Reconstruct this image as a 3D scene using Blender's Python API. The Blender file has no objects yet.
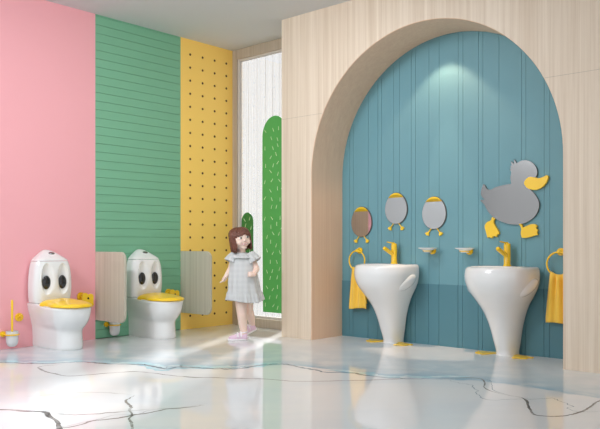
import bpy, bmesh, math, random
from mathutils import Vector, Matrix, noise
random.seed(7)
PI = math.pi
SC = bpy.context.scene
COL = SC.collection
R = math.radians

# ------------------------------------------------------------------ materials
def new_mat(name):
    m = bpy.data.materials.new(name); m.use_nodes = True
    nt = m.node_tree
    return m, nt, nt.nodes['Principled BSDF'], nt.nodes['Material Output']

def mat(name, col, rough=.5, metal=0, coat=0, bump=0, bscale=60, var=0, spec=.5):
    m, nt, b, o = new_mat(name)
    b.inputs['Base Color'].default_value = (*col, 1)
    b.inputs['Roughness'].default_value = rough
    b.inputs['Metallic'].default_value = metal
    b.inputs['Coat Weight'].default_value = coat
    b.inputs['Coat Roughness'].default_value = .05
    b.inputs['Specular IOR Level'].default_value = spec
    if bump or var:
        tc = nt.nodes.new('ShaderNodeTexCoord'); n = nt.nodes.new('ShaderNodeTexNoise')
        n.inputs['Scale'].default_value = bscale; n.inputs['Detail'].default_value = 4
        nt.links.new(tc.outputs['Object'], n.inputs['Vector'])
        if bump:
            bp = nt.nodes.new('ShaderNodeBump'); bp.inputs['Strength'].default_value = bump
            bp.inputs['Distance'].default_value = .002
            nt.links.new(n.outputs['Fac'], bp.inputs['Height']); nt.links.new(bp.outputs[0], b.inputs['Normal'])
        if var:
            mx = nt.nodes.new('ShaderNodeMix'); mx.data_type = 'RGBA'
            mx.inputs['A'].default_value = (*[c*(1-var) for c in col], 1)
            mx.inputs['B'].default_value = (*[min(1, c*(1+var)) for c in col], 1)
            nt.links.new(n.outputs['Fac'], mx.inputs['Factor'])
            nt.links.new(mx.outputs['Result'], b.inputs['Base Color'])
    return m

def wood(name, c1, c2, plank=.12, rough=.5, seam=True, zseam=None):
    """vertical-grain veneer, world-space z as grain direction"""
    m, nt, b, o = new_mat(name)
    N = nt.nodes.new; Lk = nt.links.new
    tc = N('ShaderNodeTexCoord'); mp = N('ShaderNodeMapping')
    mp.inputs['Scale'].default_value = (110, 110, 1.4)
    Lk(tc.outputs['Object'], mp.inputs['Vector'])
    n1 = N('ShaderNodeTexNoise'); n1.inputs['Scale'].default_value = 1; n1.inputs['Detail'].default_value = 5
    n1.inputs['Roughness'].default_value = .6
    Lk(mp.outputs[0], n1.inputs['Vector'])
    mp2 = N('ShaderNodeMapping'); mp2.inputs['Scale'].default_value = (34, 34, .3)
    Lk(tc.outputs['Object'], mp2.inputs['Vector'])
    n2 = N('ShaderNodeTexNoise'); n2.inputs['Scale'].default_value = 1; n2.inputs['Detail'].default_value = 2
    Lk(mp2.outputs[0], n2.inputs['Vector'])
    ad = N('ShaderNodeMath'); ad.operation = 'ADD'
    Lk(n1.outputs['Fac'], ad.inputs[0]); Lk(n2.outputs['Fac'], ad.inputs[1])
    rp = N('ShaderNodeMapRange'); rp.inputs['From Min'].default_value = .72; rp.inputs['From Max'].default_value = 1.3
    Lk(ad.outputs[0], rp.inputs['Value'])
    mx = N('ShaderNodeMix'); mx.data_type = 'RGBA'
    mx.inputs['A'].default_value = (*c1, 1); mx.inputs['B'].default_value = (*c2, 1)
    Lk(rp.outputs[0], mx.inputs['Factor'])
    Lk(mx.outputs['Result'], b.inputs['Base Color'])
    b.inputs['Roughness'].default_value = rough
    bp = N('ShaderNodeBump'); bp.inputs['Strength'].default_value = .08; bp.inputs['Distance'].default_value = .001
    Lk(n1.outputs['Fac'], bp.inputs['Height']); Lk(bp.outputs[0], b.inputs['Normal'])
    return m

def cloth_mat(name, col, scale=500, bump=.3, rough=.85, sheen=.2):
    m = mat(name, col, rough, bump=bump, bscale=scale, var=.05)
    m.node_tree.nodes['Principled BSDF'].inputs['Sheen Weight'].default_value = sheen
    return m

M = {}
M['pink'] = mat('pink_paint', (.86, .40, .43), .62, bump=.05, bscale=200)
M['green'] = mat('green_paint', (.185, .44, .275), .55, bump=.05, bscale=200)
M['green_groove'] = mat('green_groove', (.09, .29, .17), .8)
M['yellow_wall'] = mat('yellow_paint', (.98, .64, .145), .6, bump=.05, bscale=200)
M['hole'] = mat('peg_hole', (.10, .045, .012), .9)
M['teal'] = mat('teal_paint', (.138, .312, .362), .55, bump=.04, bscale=200)
M['teal_dado'] = mat('teal_dado_paint', (.080, .215, .260), .5, bump=.04, bscale=200)
M['teal_gap'] = mat('teal_groove', (.06, .14, .16), .8)
M['ceiling'] = mat('ceiling_paint', (.62, .625, .63), .9, bump=.05, bscale=150)
M['wood'] = wood('pale_oak_veneer', (.64, .51, .385), (.78, .66, .53))
M['wood_reveal'] = wood('warm_oak_veneer', (.78, .525, .36), (.86, .61, .43))
M['wood_frame'] = wood('taupe_oak', (.40, .325, .25), (.52, .44, .35))
M['wood_panel'] = wood('grey_oak_laminate', (.46, .42, .33), (.58, .54, .44))
M['ceramic'] = mat('white_glazed_ceramic', (.80, .80, .79), .12, coat=.6)
M['yellow'] = mat('yellow_gloss_plastic', (.93, .60, .020), .28, coat=.25)
M['yellow_metal'] = mat('yellow_lacquered_metal', (.92, .58, .018), .25, coat=.4)
M['black'] = mat('black_gloss', (.012, .012, .013), .16, coat=.5)
M['chrome'] = mat('dark_chrome', (.30, .30, .31), .22, 1)
M['mirror'] = mat('silver_mirror', (.56, .56, .56), .03, 1)
M['mirror_grey'] = mat('grey_brushed_mirror', (.32, .32, .32), .16, 1)
M['mirror_edge'] = mat('mirror_edge', (.10, .10, .09), .4)
M['frosted'] = mat('frosted_cup', (.92, .93, .93), .35)
M['frosted'].node_tree.nodes['Principled BSDF'].inputs['Transmission Weight'].default_value = .30
M['dish'] = mat('opal_dish', (.88, .88, .87), .25)
M['towel'] = cloth_mat('yellow_terry', (.93, .59, .075), 420, .8)
M['skin'] = mat('fair_skin', (.86, .65, .55), .5, bump=.05, bscale=300)
M['skin'].node_tree.nodes['Principled BSDF'].inputs['Subsurface Weight'].default_value = .12
M['skin'].node_tree.nodes['Principled BSDF'].inputs['Subsurface Radius'].default_value = (.02, .008, .004)
M['hair'] = mat('auburn_hair', (.15, .050, .030), .42, bump=.4, bscale=120, var=.35)
M['lip'] = mat('lip_pink', (.62, .20, .18), .45)
M['teeth'] = mat('tooth_white', (.9, .88, .84), .3)
M['eye_white'] = mat('eye_white', (.88, .87, .85), .2)
M['iris'] = mat('dark_iris', (.03, .018, .012), .15)
M['brow'] = mat('eyebrow', (.20, .09, .06), .7)
M['shoe'] = cloth_mat('lilac_shoe', (.76, .56, .69), 300, .3)
M['shoe_light'] = cloth_mat('pale_shoe_trim', (.86, .80, .84), 300, .2)
M['sole'] = mat('white_sole', (.88, .86, .87), .5)
M['cactus'] = mat('cactus_green', (.085, .40, .10), .45)
M['spine'] = mat('cactus_spine_white', (.62, .82, .52), .5)
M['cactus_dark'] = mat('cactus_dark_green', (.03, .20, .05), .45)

# dress fabric: pale grey with faint woven check
m, nt, b, o = new_mat('grey_check_cotton'); M['dress'] = m
tc = nt.nodes.new('ShaderNodeTexCoord')
outs = []
for ax in ('X', 'Z'):
    w = nt.nodes.new('ShaderNodeTexWave'); w.bands_direction = ax; w.inputs['Scale'].default_value = 7
    w.inputs['Distortion'].default_value = .6
    nt.links.new(tc.outputs['Object'], w.inputs['Vector']); outs.append(w)
mu = nt.nodes.new('ShaderNodeMath'); mu.operation = 'ADD'
nt.links.new(outs[0].outputs['Fac'], mu.inputs[0]); nt.links.new(outs[1].outputs['Fac'], mu.inputs[1])
rp = nt.nodes.new('ShaderNodeMapRange'); rp.inputs['From Max'].default_value = 2
nt.links.new(mu.outputs[0], rp.inputs['Value'])
mx = nt.nodes.new('ShaderNodeMix'); mx.data_type = 'RGBA'
mx.inputs['A'].default_value = (.54, .55, .55, 1); mx.inputs['B'].default_value = (.61, .62, .615, 1)
nt.links.new(rp.outputs[0], mx.inputs['Factor']); nt.links.new(mx.outputs['Result'], b.inputs['Base Color'])
b.inputs['Roughness'].default_value = .9; b.inputs['Sheen Weight'].default_value = .2

# window glass: thin clear pane
m, nt, b, o = new_mat('clear_pane'); M['glass'] = m
tr = nt.nodes.new('ShaderNodeBsdfTransparent'); gl = nt.nodes.new('ShaderNodeBsdfGlossy')
gl.inputs['Roughness'].default_value = .02
lw = nt.nodes.new('ShaderNodeLayerWeight'); pw = nt.nodes.new('ShaderNodeMath'); pw.operation = 'POWER'; pw.inputs[1].default_value = 5
nt.links.new(lw.outputs['Facing'], pw.inputs[0])
fr = nt.nodes.new('ShaderNodeMath'); fr.operation = 'MULTIPLY_ADD'; fr.inputs[1].default_value = .9; fr.inputs[2].default_value = .04
nt.links.new(pw.outputs[0], fr.inputs[0])
ms = nt.nodes.new('ShaderNodeMixShader')
nt.links.new(fr.outputs[0], ms.inputs['Fac']); nt.links.new(tr.outputs[0], ms.inputs[1]); nt.links.new(gl.outputs[0], ms.inputs[2])
nt.links.new(ms.outputs[0], o.inputs['Surface'])
# sheer curtain: half open weave, half translucent thread, with vertical yarn streaks
m, nt, b, o = new_mat('sheer_voile'); M['voile'] = m
tr = nt.nodes.new('ShaderNodeBsdfTransparent'); tl = nt.nodes.new('ShaderNodeBsdfTranslucent'); df = nt.nodes.new('ShaderNodeBsdfDiffuse')
tl.inputs['Color'].default_value = (.26, .26, .26, 1); df.inputs['Color'].default_value = (.6, .6, .6, 1)
m1 = nt.nodes.new('ShaderNodeMixShader'); m1.inputs['Fac'].default_value = .3
nt.links.new(tl.outputs[0], m1.inputs[1]); nt.links.new(df.outputs[0], m1.inputs[2])
tc = nt.nodes.new('ShaderNodeTexCoord'); mp = nt.nodes.new('ShaderNodeMapping'); mp.inputs['Scale'].default_value = (90, 1, 1.5)
n = nt.nodes.new('ShaderNodeTexNoise'); n.inputs['Scale'].default_value = 1; n.inputs['Detail'].default_value = 3
nt.links.new(tc.outputs['Object'], mp.inputs['Vector']); nt.links.new(mp.outputs[0], n.inputs['Vector'])
rp = nt.nodes.new('ShaderNodeMapRange'); rp.inputs['From Min'].default_value = .3; rp.inputs['From Max'].default_value = .7
rp.inputs['To Min'].default_value = .30; rp.inputs['To Max'].default_value = .82
nt.links.new(n.outputs['Fac'], rp.inputs['Value'])
m2 = nt.nodes.new('ShaderNodeMixShader')
nt.links.new(rp.outputs[0], m2.inputs['Fac']); nt.links.new(tr.outputs[0], m2.inputs[1]); nt.links.new(m1.outputs[0], m2.inputs[2])
nt.links.new(m2.outputs[0], o.inputs['Surface'])

# polished marble
CY = R(41.9)                           # the room stands turned by this much from the line of sight
def marble():
    m, nt, b, o = new_mat('polished_white_marble')
    N = nt.nodes.new; Lk = nt.links.new
    tc = N('ShaderNodeTexCoord'); rot = N('ShaderNodeMapping'); rot.inputs['Rotation'].default_value = (0, 0, -CY)
    Lk(tc.outputs['Object'], rot.inputs['Vector'])
    mp = N('ShaderNodeMapping'); mp.inputs['Scale'].default_value = (.5, 1.3, 1)
    Lk(rot.outputs[0], mp.inputs['Vector'])
    n = N('ShaderNodeTexNoise'); n.inputs['Scale'].default_value = 1.6; n.inputs['Detail'].default_value = 8; n.inputs['Distortion'].default_value = .8
    Lk(mp.outputs[0], n.inputs['Vector'])
    cr = N('ShaderNodeValToRGB')
    cr.color_ramp.elements[0].position = .30; cr.color_ramp.elements[0].color = (.66, .685, .71, 1)
    cr.color_ramp.elements[1].position = .62; cr.color_ramp.elements[1].color = (.74, .732, .72, 1)
    Lk(n.outputs['Fac'], cr.inputs['Fac'])
    # mineral cloud that follows the main vein across the room
    sx = N('ShaderNodeSeparateXYZ'); Lk(rot.outputs[0], sx.inputs[0])
    n2 = N('ShaderNodeTexNoise'); n2.inputs['Scale'].default_value = 5; n2.inputs['Detail'].default_value = 6
    Lk(rot.outputs[0], n2.inputs['Vector'])
    mu = N('ShaderNodeMapRange'); mu.inputs['From Min'].default_value = -2.2; mu.inputs['From Max'].default_value = 1.6
    mu.inputs['To Min'].default_value = 0; mu.inputs['To Max'].default_value = 1; Lk(sx.outputs['X'], mu.inputs['Value'])
    fc = N('ShaderNodeFloatCurve'); c = fc.mapping.curves[0]
    pts = [(.04, 4.95), (.15, 4.95), (.26, 4.90), (.36, 4.70), (.5, 4.83), (.58, 4.80), (.66, 4.55), (.78, 4.36), (.86, 4.25), (1, 3.7)]
    c.points[0].location = (0, (4.93-3)/2.5); c.points[1].location = (1, (3.7-3)/2.5)
    for x, y in pts[:-1]: c.points.new(x, (y-3)/2.5)
    fc.mapping.update()
    Lk(mu.outputs[0], fc.inputs['Value'])
    v = N('ShaderNodeMapRange'); v.inputs['From Min'].default_value = 3; v.inputs['From Max'].default_value = 5.5; v.clamp = False
    Lk(sx.outputs['Y'], v.inputs['Value'])
    d = N('ShaderNodeMath'); d.operation = 'SUBTRACT'; Lk(v.outputs[0], d.inputs[0]); Lk(fc.outputs[0], d.inputs[1])
    jt = N('ShaderNodeMath'); jt.operation = 'MULTIPLY_ADD'; jt.inputs[1].default_value = .10; jt.inputs[2].default_value = -.05
    Lk(n2.outputs['Fac'], jt.inputs[0])
    d2 = N('ShaderNodeMath'); d2.operation = 'ADD'; Lk(d.outputs[0], d2.inputs[0]); Lk(jt.outputs[0], d2.inputs[1])
    cr2 = N('ShaderNodeValToRGB')
    e = cr2.color_ramp.elements
    e[0].position = 0; e[0].color = (0, 0, 0, 1); e[1].position = 1; e[1].color = (0, 0, 0, 1)
    for p, k in ((.482, 0), (.505, 1), (.53, .7), (.60, .42), (.75, .25)):
        q = e.new(p); q.color = (k, k, k, 1)
    sh = N('ShaderNodeMath'); sh.operation = 'MULTIPLY_ADD'; sh.inputs[1].default_value = .9; sh.inputs[2].default_value = .5
    Lk(d2.outputs[0], sh.inputs[0]); Lk(sh.outputs[0], cr2.inputs['Fac'])
    fade = N('ShaderNodeMapRange'); fade.inputs['From Min'].default_value = .22; fade.inputs['From Max'].default_value = .58
    Lk(n2.outputs['Fac'], fade.inputs['Value'])
    k = N('ShaderNodeMath'); k.operation = 'MULTIPLY'; Lk(cr2.outputs['Color'], k.inputs[0]); Lk(fade.outputs[0], k.inputs[1])
    mx = N('ShaderNodeMix'); mx.data_type = 'RGBA'; mx.inputs['B'].default_value = (.26, .43, .53, 1)
    Lk(k.outputs[0], mx.inputs['Factor']); Lk(cr.outputs['Color'], mx.inputs['A'])
    Lk(mx.outputs['Result'], b.inputs['Base Color'])
    b.inputs['Roughness'].default_value = .055; b.inputs['IOR'].default_value = 1.5; b.inputs['Specular IOR Level'].default_value = .40
    return m
M['marble'] = marble()
def vein_mat(name, c):
    m = mat(name, c, .07, spec=.3); nt = m.node_tree; b = nt.nodes['Principled BSDF']
    tc = nt.nodes.new('ShaderNodeTexCoord'); n = nt.nodes.new('ShaderNodeTexNoise'); n.inputs['Scale'].default_value = 9; n.inputs['Detail'].default_value = 6
    nt.links.new(tc.outputs['Object'], n.inputs['Vector'])
    cr = nt.nodes.new('ShaderNodeValToRGB'); cr.color_ramp.elements[0].position = .46; cr.color_ramp.elements[1].position = .78
    cr.color_ramp.elements[0].color = (*c, 1); cr.color_ramp.elements[1].color = (.62, .62, .61, 1)
    nt.links.new(n.outputs['Fac'], cr.inputs['Fac']); nt.links.new(cr.outputs['Color'], b.inputs['Base Color'])
    return m
M['vein_blue'] = vein_mat('vein_blue_grey', (.16, .22, .26))
M['vein_aqua'] = vein_mat('vein_aqua', (.40, .60, .66)); M['vein_aqua'].node_tree.nodes['Color Ramp'].color_ramp.elements[1].color = (.78, .80, .80, 1)
M['vein_grey'] = vein_mat('vein_grey', (.27, .24, .22))
M['vein_dark'] = vein_mat('vein_charcoal', (.12, .11, .105))
M['vein_faint'] = vein_mat('vein_faint', (.42, .41, .40))

# ------------------------------------------------------------------ mesh helpers
def link(name, me, material=None, parent=None, loc=(0, 0, 0), rotz=0, smooth=False, **props):
    o = bpy.data.objects.new(name, me); COL.objects.link(o)
    mats = material if isinstance(material, (list, tuple)) else ([material] if material else [])
    for x in mats: me.materials.append(x)
    o.location = loc; o.rotation_euler = (0, 0, rotz)
    if parent: o.parent = parent
    if smooth:
        for p in me.polygons: p.use_smooth = True
    for k, v in props.items(): o[k] = v
    return o

def build(name, bm, material=None, parent=None, smooth=False, sharp=None, **kw):
    bmesh.ops.recalc_face_normals(bm, faces=bm.faces)
    me = bpy.data.meshes.new(name); bm.to_mesh(me); bm.free()
    o = link(name, me, material, parent, smooth=smooth, **kw)
    if smooth and sharp:
        me.set_sharp_from_angle(angle=R(sharp))
    return o

def empty(name, loc, rotz=0, **props):
    o = bpy.data.objects.new(name, None); COL.objects.link(o)
    o.location = loc; o.rotation_euler = (0, 0, rotz); o.empty_display_size = .1
    for k, v in props.items(): o[k] = v
    return o

def add_box(bm, a, b):
    x0, y0, z0 = a; x1, y1, z1 = b
    v = [bm.verts.new(p) for p in ((x0,y0,z0),(x1,y0,z0),(x1,y1,z0),(x0,y1,z0),(x0,y0,z1),(x1,y0,z1),(x1,y1,z1),(x0,y1,z1))]
    for f in ((0,3,2,1),(4,5,6,7),(0,1,5,4),(1,2,6,5),(2,3,7,6),(3,0,4,7)): bm.faces.new([v[i] for i in f])

def loft(bm, rings, caps=(True, True)):
    vr = [[bm.verts.new(p) for p in r] for r in rings]
    n = len(vr[0])
    for a, b in zip(vr, vr[1:]):
        for i in range(n):
            j = (i+1) % n
            bm.faces.new((a[i], a[j], b[j], b[i]))
    if caps[0]: bm.faces.new(list(reversed(vr[0])))
    if caps[1]: bm.faces.new(vr[-1])
    return vr

def prism(bm, pts, y0, y1):
    """outline in x-z pushed from y0 to y1"""
    a = [bm.verts.new((x, y0, z)) for x, z in pts]; b = [bm.verts.new((x, y1, z)) for x, z in pts]
    bm.faces.new(a); bm.faces.new(list(reversed(b)))
    n = len(pts)
    for i in range(n):
        j = (i+1) % n; bm.faces.new((a[i], b[i], b[j], a[j]))

def prism_z(bm, pts, z0, z1):
    a = [bm.verts.new((x, y, z0)) for x, y in pts]; b = [bm.verts.new((x, y, z1)) for x, y in pts]
    bm.faces.new(a); bm.faces.new(list(reversed(b)))
    n = len(pts)
    for i in range(n):
        j = (i+1) % n; bm.faces.new((a[i], b[i], b[j], a[j]))

def tube(bm, pts, rads, n=10, flat=1.0, closed=False):
    pts = [Vector(p) for p in pts]
    if not isinstance(rads, (list, tuple)): rads = [rads]*len(pts)
    rings = []; up = Vector((0, 0, 1)); prev = None
    m = len(pts)
    for i, p in enumerate(pts):
        if closed: d = pts[(i+1) % m]-pts[i-1]
        else: d = pts[min(i+1, m-1)]-pts[max(i-1, 0)]
        d.normalize()
        if prev is None:
            s = d.cross(up)
            if s.length < .05: s = d.cross(Vector((1, 0, 0)))
        else: s = prev - d*prev.dot(d)
        s.normalize(); prev = s.copy(); t = d.cross(s)
        rings.append([p + s*math.cos(2*PI*k/n)*rads[i] + t*math.sin(2*PI*k/n)*rads[i]*flat for k in range(n)])
    if closed: rings.append(rings[0]); 
    if closed:
        vr = [[bm.verts.new(p) for p in r] for r in rings[:-1]]
        for i in range(m):
            a, b = vr[i], vr[(i+1) % m]
            for k in range(n):
                j = (k+1) % n; bm.faces.new((a[k], a[j], b[j], b[k]))
    else: loft(bm, rings)

def ellipsoid(bm, c, r, seg=24, rings=14, mat4=None):
    mt = Matrix.Translation(c) @ (mat4 or Matrix.Identity(4)) @ Matrix.Diagonal((*r, 1))
    return bmesh.ops.create_uvsphere(bm, u_segments=seg, v_segments=rings, radius=1, matrix=mt)['verts']

def cyl(bm, c, r, h, axis='Z', n=24, r2=None):
    rot = {'Z': Matrix.Identity(4), 'Y': Matrix.Rotation(PI/2, 4, 'X'), 'X': Matrix.Rotation(PI/2, 4, 'Y')}[axis]
    bmesh.ops.create_cone(bm, cap_ends=True, segments=n, radius1=r, radius2=r if r2 is None else r2, depth=h, matrix=Matrix.Translation(c) @ rot)

def bevel(o, w, seg=2, ang=40):
    md = o.modifiers.new('bevel', 'BEVEL'); md.width = w; md.segments = seg; md.limit_method = 'ANGLE'; md.angle_limit = R(ang)
    return o

def lerp(tab, z):
    """smooth table lookup [(z, a, b..)]"""
    if z <= tab[0][0]: return tab[0][1:]
    for p, q in zip(tab, tab[1:]):
        if z <= q[0]:
            t = (z-p[0])/(q[0]-p[0])
            return tuple(a+(b-a)*t for a, b in zip(p[1:], q[1:]))
    return tab[-1][1:]

def spline(tab, z):
    """Catmull-Rom on the same table"""
    n = len(tab)
    if z <= tab[0][0]: return tab[0][1:]
    if z >= tab[-1][0]: return tab[-1][1:]
    for i in range(n-1):
        if z <= tab[i+1][0]:
            a, b = tab[i], tab[i+1]; p = tab[max(i-1, 0)]; q = tab[min(i+2, n-1)]
            h = b[0]-a[0]; t = (z-a[0])/h; out = []
            for k in range(1, len(a)):
                m0 = (b[k]-p[k])/(b[0]-p[0])*h; m1 = (q[k]-a[k])/(q[0]-a[0])*h
                out.append((2*t**3-3*t*t+1)*a[k]+(t**3-2*t*t+t)*m0+(-2*t**3+3*t*t)*b[k]+(t**3-t*t)*m1)
            return tuple(out)

S = dict(kind='structure')
XL, YB, YF, H = -5.407, 5.02, 4.603, 2.764       # left wall, back wall, face of the arch wall, ceiling

# ------------------------------------------------------------------ floor
bm = bmesh.new()
add_box(bm, (XL-.12, -1.2, -.12), (3.2, YB+.14, 0))
cu, su = math.cos(CY), math.sin(CY)
def fl(u, v): return (cu*u - su*v, su*u + cu*v)
def vein(pts, w, mi, jit=.012, seed=0, lift=.0004, taper=True):
    P = [Vector((u, v, 0)) for u, v in pts]; fine = []
    for i in range(len(P)-1):
        a, b = P[i], P[i+1]; pr = P[max(i-1, 0)]; nx = P[min(i+2, len(P)-1)]
        k = max(2, int((b-a).length/.02))
        for j in range(k):
            t = j/k
            m0 = (b-pr)*.5; m1 = (nx-a)*.5
            fine.append((2*t**3-3*t*t+1)*a+(t**3-2*t*t+t)*m0+(-2*t**3+3*t*t)*b+(t**3-t*t)*m1)
    fine.append(P[-1]); n = len(fine); L = []; Rr = []
    for i, p in enumerate(fine):
        d = (fine[min(i+1, n-1)]-fine[max(i-1, 0)]).normalized(); s = Vector((-d.y, d.x, 0))
        j = noise.noise(Vector((i*.17, seed*3.1, 0)))*jit + noise.noise(Vector((i*.6, seed*3.1, 4)))*jit*.5
        q = p + s*j
        ww = w*(.55+.9*abs(noise.noise(Vector((i*.11, seed*1.7, 9)))))
        if taper: ww *= min(1, (i+1)/8, (n-i)/8)
        for lst, sg in ((L, 1), (Rr, -1)):
            x, y = fl(*(q+s*ww*sg*.5).xy); lst.append(bm.verts.new((x, y, lift)))
    for i in range(n-1):
        f = bm.faces.new((Rr[i], Rr[i+1], L[i+1], L[i])); f.material_index = mi
VA = [(-2.35, 4.93), (-2.043, 4.934), (-1.806, 4.884), (-1.627, 4.913), (-1.491, 4.955), (-1.277, 4.872), (-1.051, 4.852), (-0.871, 4.675), (-0.787, 4.752), (-0.65, 4.713), (-0.432, 4.675), (-0.284, 4.791), (-0.134, 4.872), (0.0, 4.752), (0.157, 4.565), (0.325, 4.529), (0.411, 4.443), (0.513, 4.376), (0.64, 4.336), (0.775, 4.32), (0.902, 4.359), (1.053, 4.359), (1.082, 4.263), (1.033, 4.026), (1.065, 3.917), (1.123, 3.839), (1.169, 3.765), (1.115, 3.514), (1.115, 3.41), (1.216, 3.39), (1.351, 3.472), (1.538, 3.716), (1.8, 3.9)]
VB = [(-1.60, 4.86), (-1.704, 4.733), (-1.459, 4.443), (-1.311, 4.46), (-1.102, 4.565), (-0.989, 4.565), (-0.711, 4.402), (-0.402, 4.349), (-0.197, 4.317), (0.0, 4.247), (0.218, 4.263), (0.517, 4.31), (.64, 4.335)]
VC = [(-1.75, 3.50), (-1.459, 3.524), (-1.329, 3.503), (-1.222, 3.472), (-1.165, 3.39), (-1.049, 3.168), (-1.0, 3.0)]
VD = [(-1.15, 3.08), (-1.024, 3.185), (-0.937, 3.313), (-0.795, 3.39), (-0.719, 3.472), (-0.61, 3.535), (-.48, 3.62)]
VD2 = [(-1.183, 3.431), (-0.97, 3.431), (-0.843, 3.493), (-0.732, 3.535)]
VE = [(-0.885, 3.865), (-.90, 3.75), (-0.85, 3.624), (-0.8, 3.39), (-0.735, 3.151), (-.7, 3.0)]
VF = [(-1.447, 3.814), (-1.182, 3.931), (-0.899, 3.878)]
VG = [(0.889, 4.295), (0.969, 4.083), (0.958, 3.814), (1.094, 3.74), (1.329, 3.777), (1.317, 3.535), (1.437, 3.472)]
vein([(u, v+.045) for u, v in VA[:8]], .10, 5, .05, 21, .0002); vein([(u, v+.05) for u, v in VA[6:13]], .16, 5, .07, 22, .00025)
vein([(u, v-.045) for u, v in VA[6:10]], .07, 5, .05, 24, .0002); vein([(u, v+.05) for u, v in VA[14:22]], .08, 5, .06, 23, .0002)
vein(VA[:20], .032, 1, .03, 1); vein(VA[19:26], .014, 2, .01, 2); vein(VA[25:], .020, 3, .008, 3)
vein([(u+.03, v-.03) for u, v in VA[19:27]], .006, 1, .015, 13)
vein(VB, .020, 2, .012, 4); vein(VC, .030, 3, .012, 5); vein(VD, .020, 2, .03, 6); vein(VD2, .020, 2, .025, 7)
vein([(u+.02, v+.05) for u, v in VD], .006, 4, .03, 16)
vein(VE, .018, 2, .02, 8); vein(VF, .010, 4, .02, 9); vein(VG, .008, 1, .05, 10)
vein([(u-.02, v+.03) for u, v in VA[6:14]], .010, 1, .06, 11)
vein([(.02, 4.95), (.3, 4.80), (.7, 4.62), (1.0, 4.5)], .005, 4, .05, 12)
build('floor', bm, [M['marble'], M['vein_blue'], M['vein_grey'], M['vein_dark'], M['vein_faint'], M['vein_aqua']], **S)

# ------------------------------------------------------------------ ceiling
bm = bmesh.new(); add_box(bm, (XL-.12, -.4, H), (2.6, YB+.14, H+.12))
build('ceiling', bm, M['ceiling'], **S)

# ------------------------------------------------------------------ left wall: pink paint, green boarding, yellow pegboard
bm = bmesh.new(); add_box(bm, (XL-.12, 2.45, 0), (XL, 3.422, H))
build('wall_left', bm, M['pink'], **S)
bm = bmesh.new(); add_box(bm, (XL-.12, -.4, 0), (XL, 2.449, H)); build('wall_left', bm, M['ceiling'], **S)
bm = bmesh.new(); add_box(bm, (XL-.12, 3.4225, 0), (XL-.012, 4.3385, H))
for f in bm.faces: f.material_index = 1
z = .005
while z < H-.01:
    z1 = min(z+.0722, H)
    add_box(bm, (XL-.012, 3.4225, z+.0014), (XL, 4.3385, z1-.0014)); z += .0722
build('wall_left', bm, [M['green'], M['green_groove']], **S)
bm = bmesh.new(); add_box(bm, (XL-.12, 4.339, 0), (XL, YB+.12, H))
k = len(bm.faces)
for i in range(4):
    for j in range(22):
        zz = 2.620-.1248*j
        if zz > .05: cyl(bm, (XL, 4.454+.1547*i, zz), .0115, .003, 'X', 12)
bm.faces.ensure_lookup_table()
for f in bm.faces[k:]: f.material_index = 1
build('wall_left', bm, [M['yellow_wall'], M['hole']], **S)

# ------------------------------------------------------------------ arch wall in pale oak
XA0, XA1, ZS = -4.005, -1.853, 1.388
XC, RA = (XA0+XA1)/2, (XA1-XA0)/2
XE0, XE1 = -4.346, 2.4
bm = bmesh.new()
NA = 64
arc = [(XC-RA*math.cos(PI*i/NA), ZS+RA*math.sin(PI*i/NA)) for i in range(NA+1)]
open_ = [(XA0, 0)] + arc + [(XA1, 0)]
def strip(y, flip):
    up = [bm.verts.new((x, y, H)) for x, z in arc]; lo = [bm.verts.new((x, y, z)) for x, z in arc]
    for i in range(NA): bm.faces.new((lo[i], lo[i+1], up[i+1], up[i]))
    L = [bm.verts.new(p) for p in ((XE0, y, 0), (XA0, y, 0), (XE0, y, H))]
    bm.faces.new((L[0], L[1], lo[0], up[0], L[2]))
    Q = [bm.verts.new(p) for p in ((XA1, y, 0), (XE1, y, 0), (XE1, y, H))]
    bm.faces.new((Q[0], Q[1], Q[2], up[-1], lo[-1]))
    return L, Q
L1, Q1 = strip(YF, False); L2, Q2 = strip(YB+.1, True)
bm.faces.new((L1[0], L1[2], L2[2], L2[0])); bm.faces.new((Q1[1], Q1[2], Q2[2], Q2[1]))
def bare(n): pass
build('wall_right', bm, M['wood'], **S)
# lining of the arch: oak in a warmer colour than the front, a sliver proud of the opening
bm = bmesh.new()
a = [(x, z) for x, z in open_]
inner = [(XA0+.004, 0)] + [(XC-(RA-.004)*math.cos(PI*i/NA), ZS+(RA-.004)*math.sin(PI*i/NA)) for i in range(NA+1)] + [(XA1-.004, 0)]
rows = []
for pts, y in ((a, YF+.0), (inner, YF+.006), (inner, YB)):
    rows.append([bm.verts.new((x, y, z)) for x, z in pts])
for p, q in zip(rows, rows[1:]):
    for i in range(len(p)-1): bm.faces.new((p[i], p[i+1], q[i+1], q[i]))
build('trim_1', bm, M['wood_reveal'], smooth=True, sharp=30, **S)
# veneer joints: hair-thin recess lines at 1.9 m and between leaves
bm = bmesh.new()
def joint(x0, z0, x1, z1): add_box(bm, (x0, YF-.0006, z0), (x1, YF+.001, z1))
zj = 1.893; xr = math.sqrt(RA*RA-(zj-ZS)**2)
joint(XE0, zj, XC-xr, zj+.0025); joint(XC+xr, zj, XE1, zj+.0025)
build('trim_2', bm, M['wood_frame'], **S)

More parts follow.
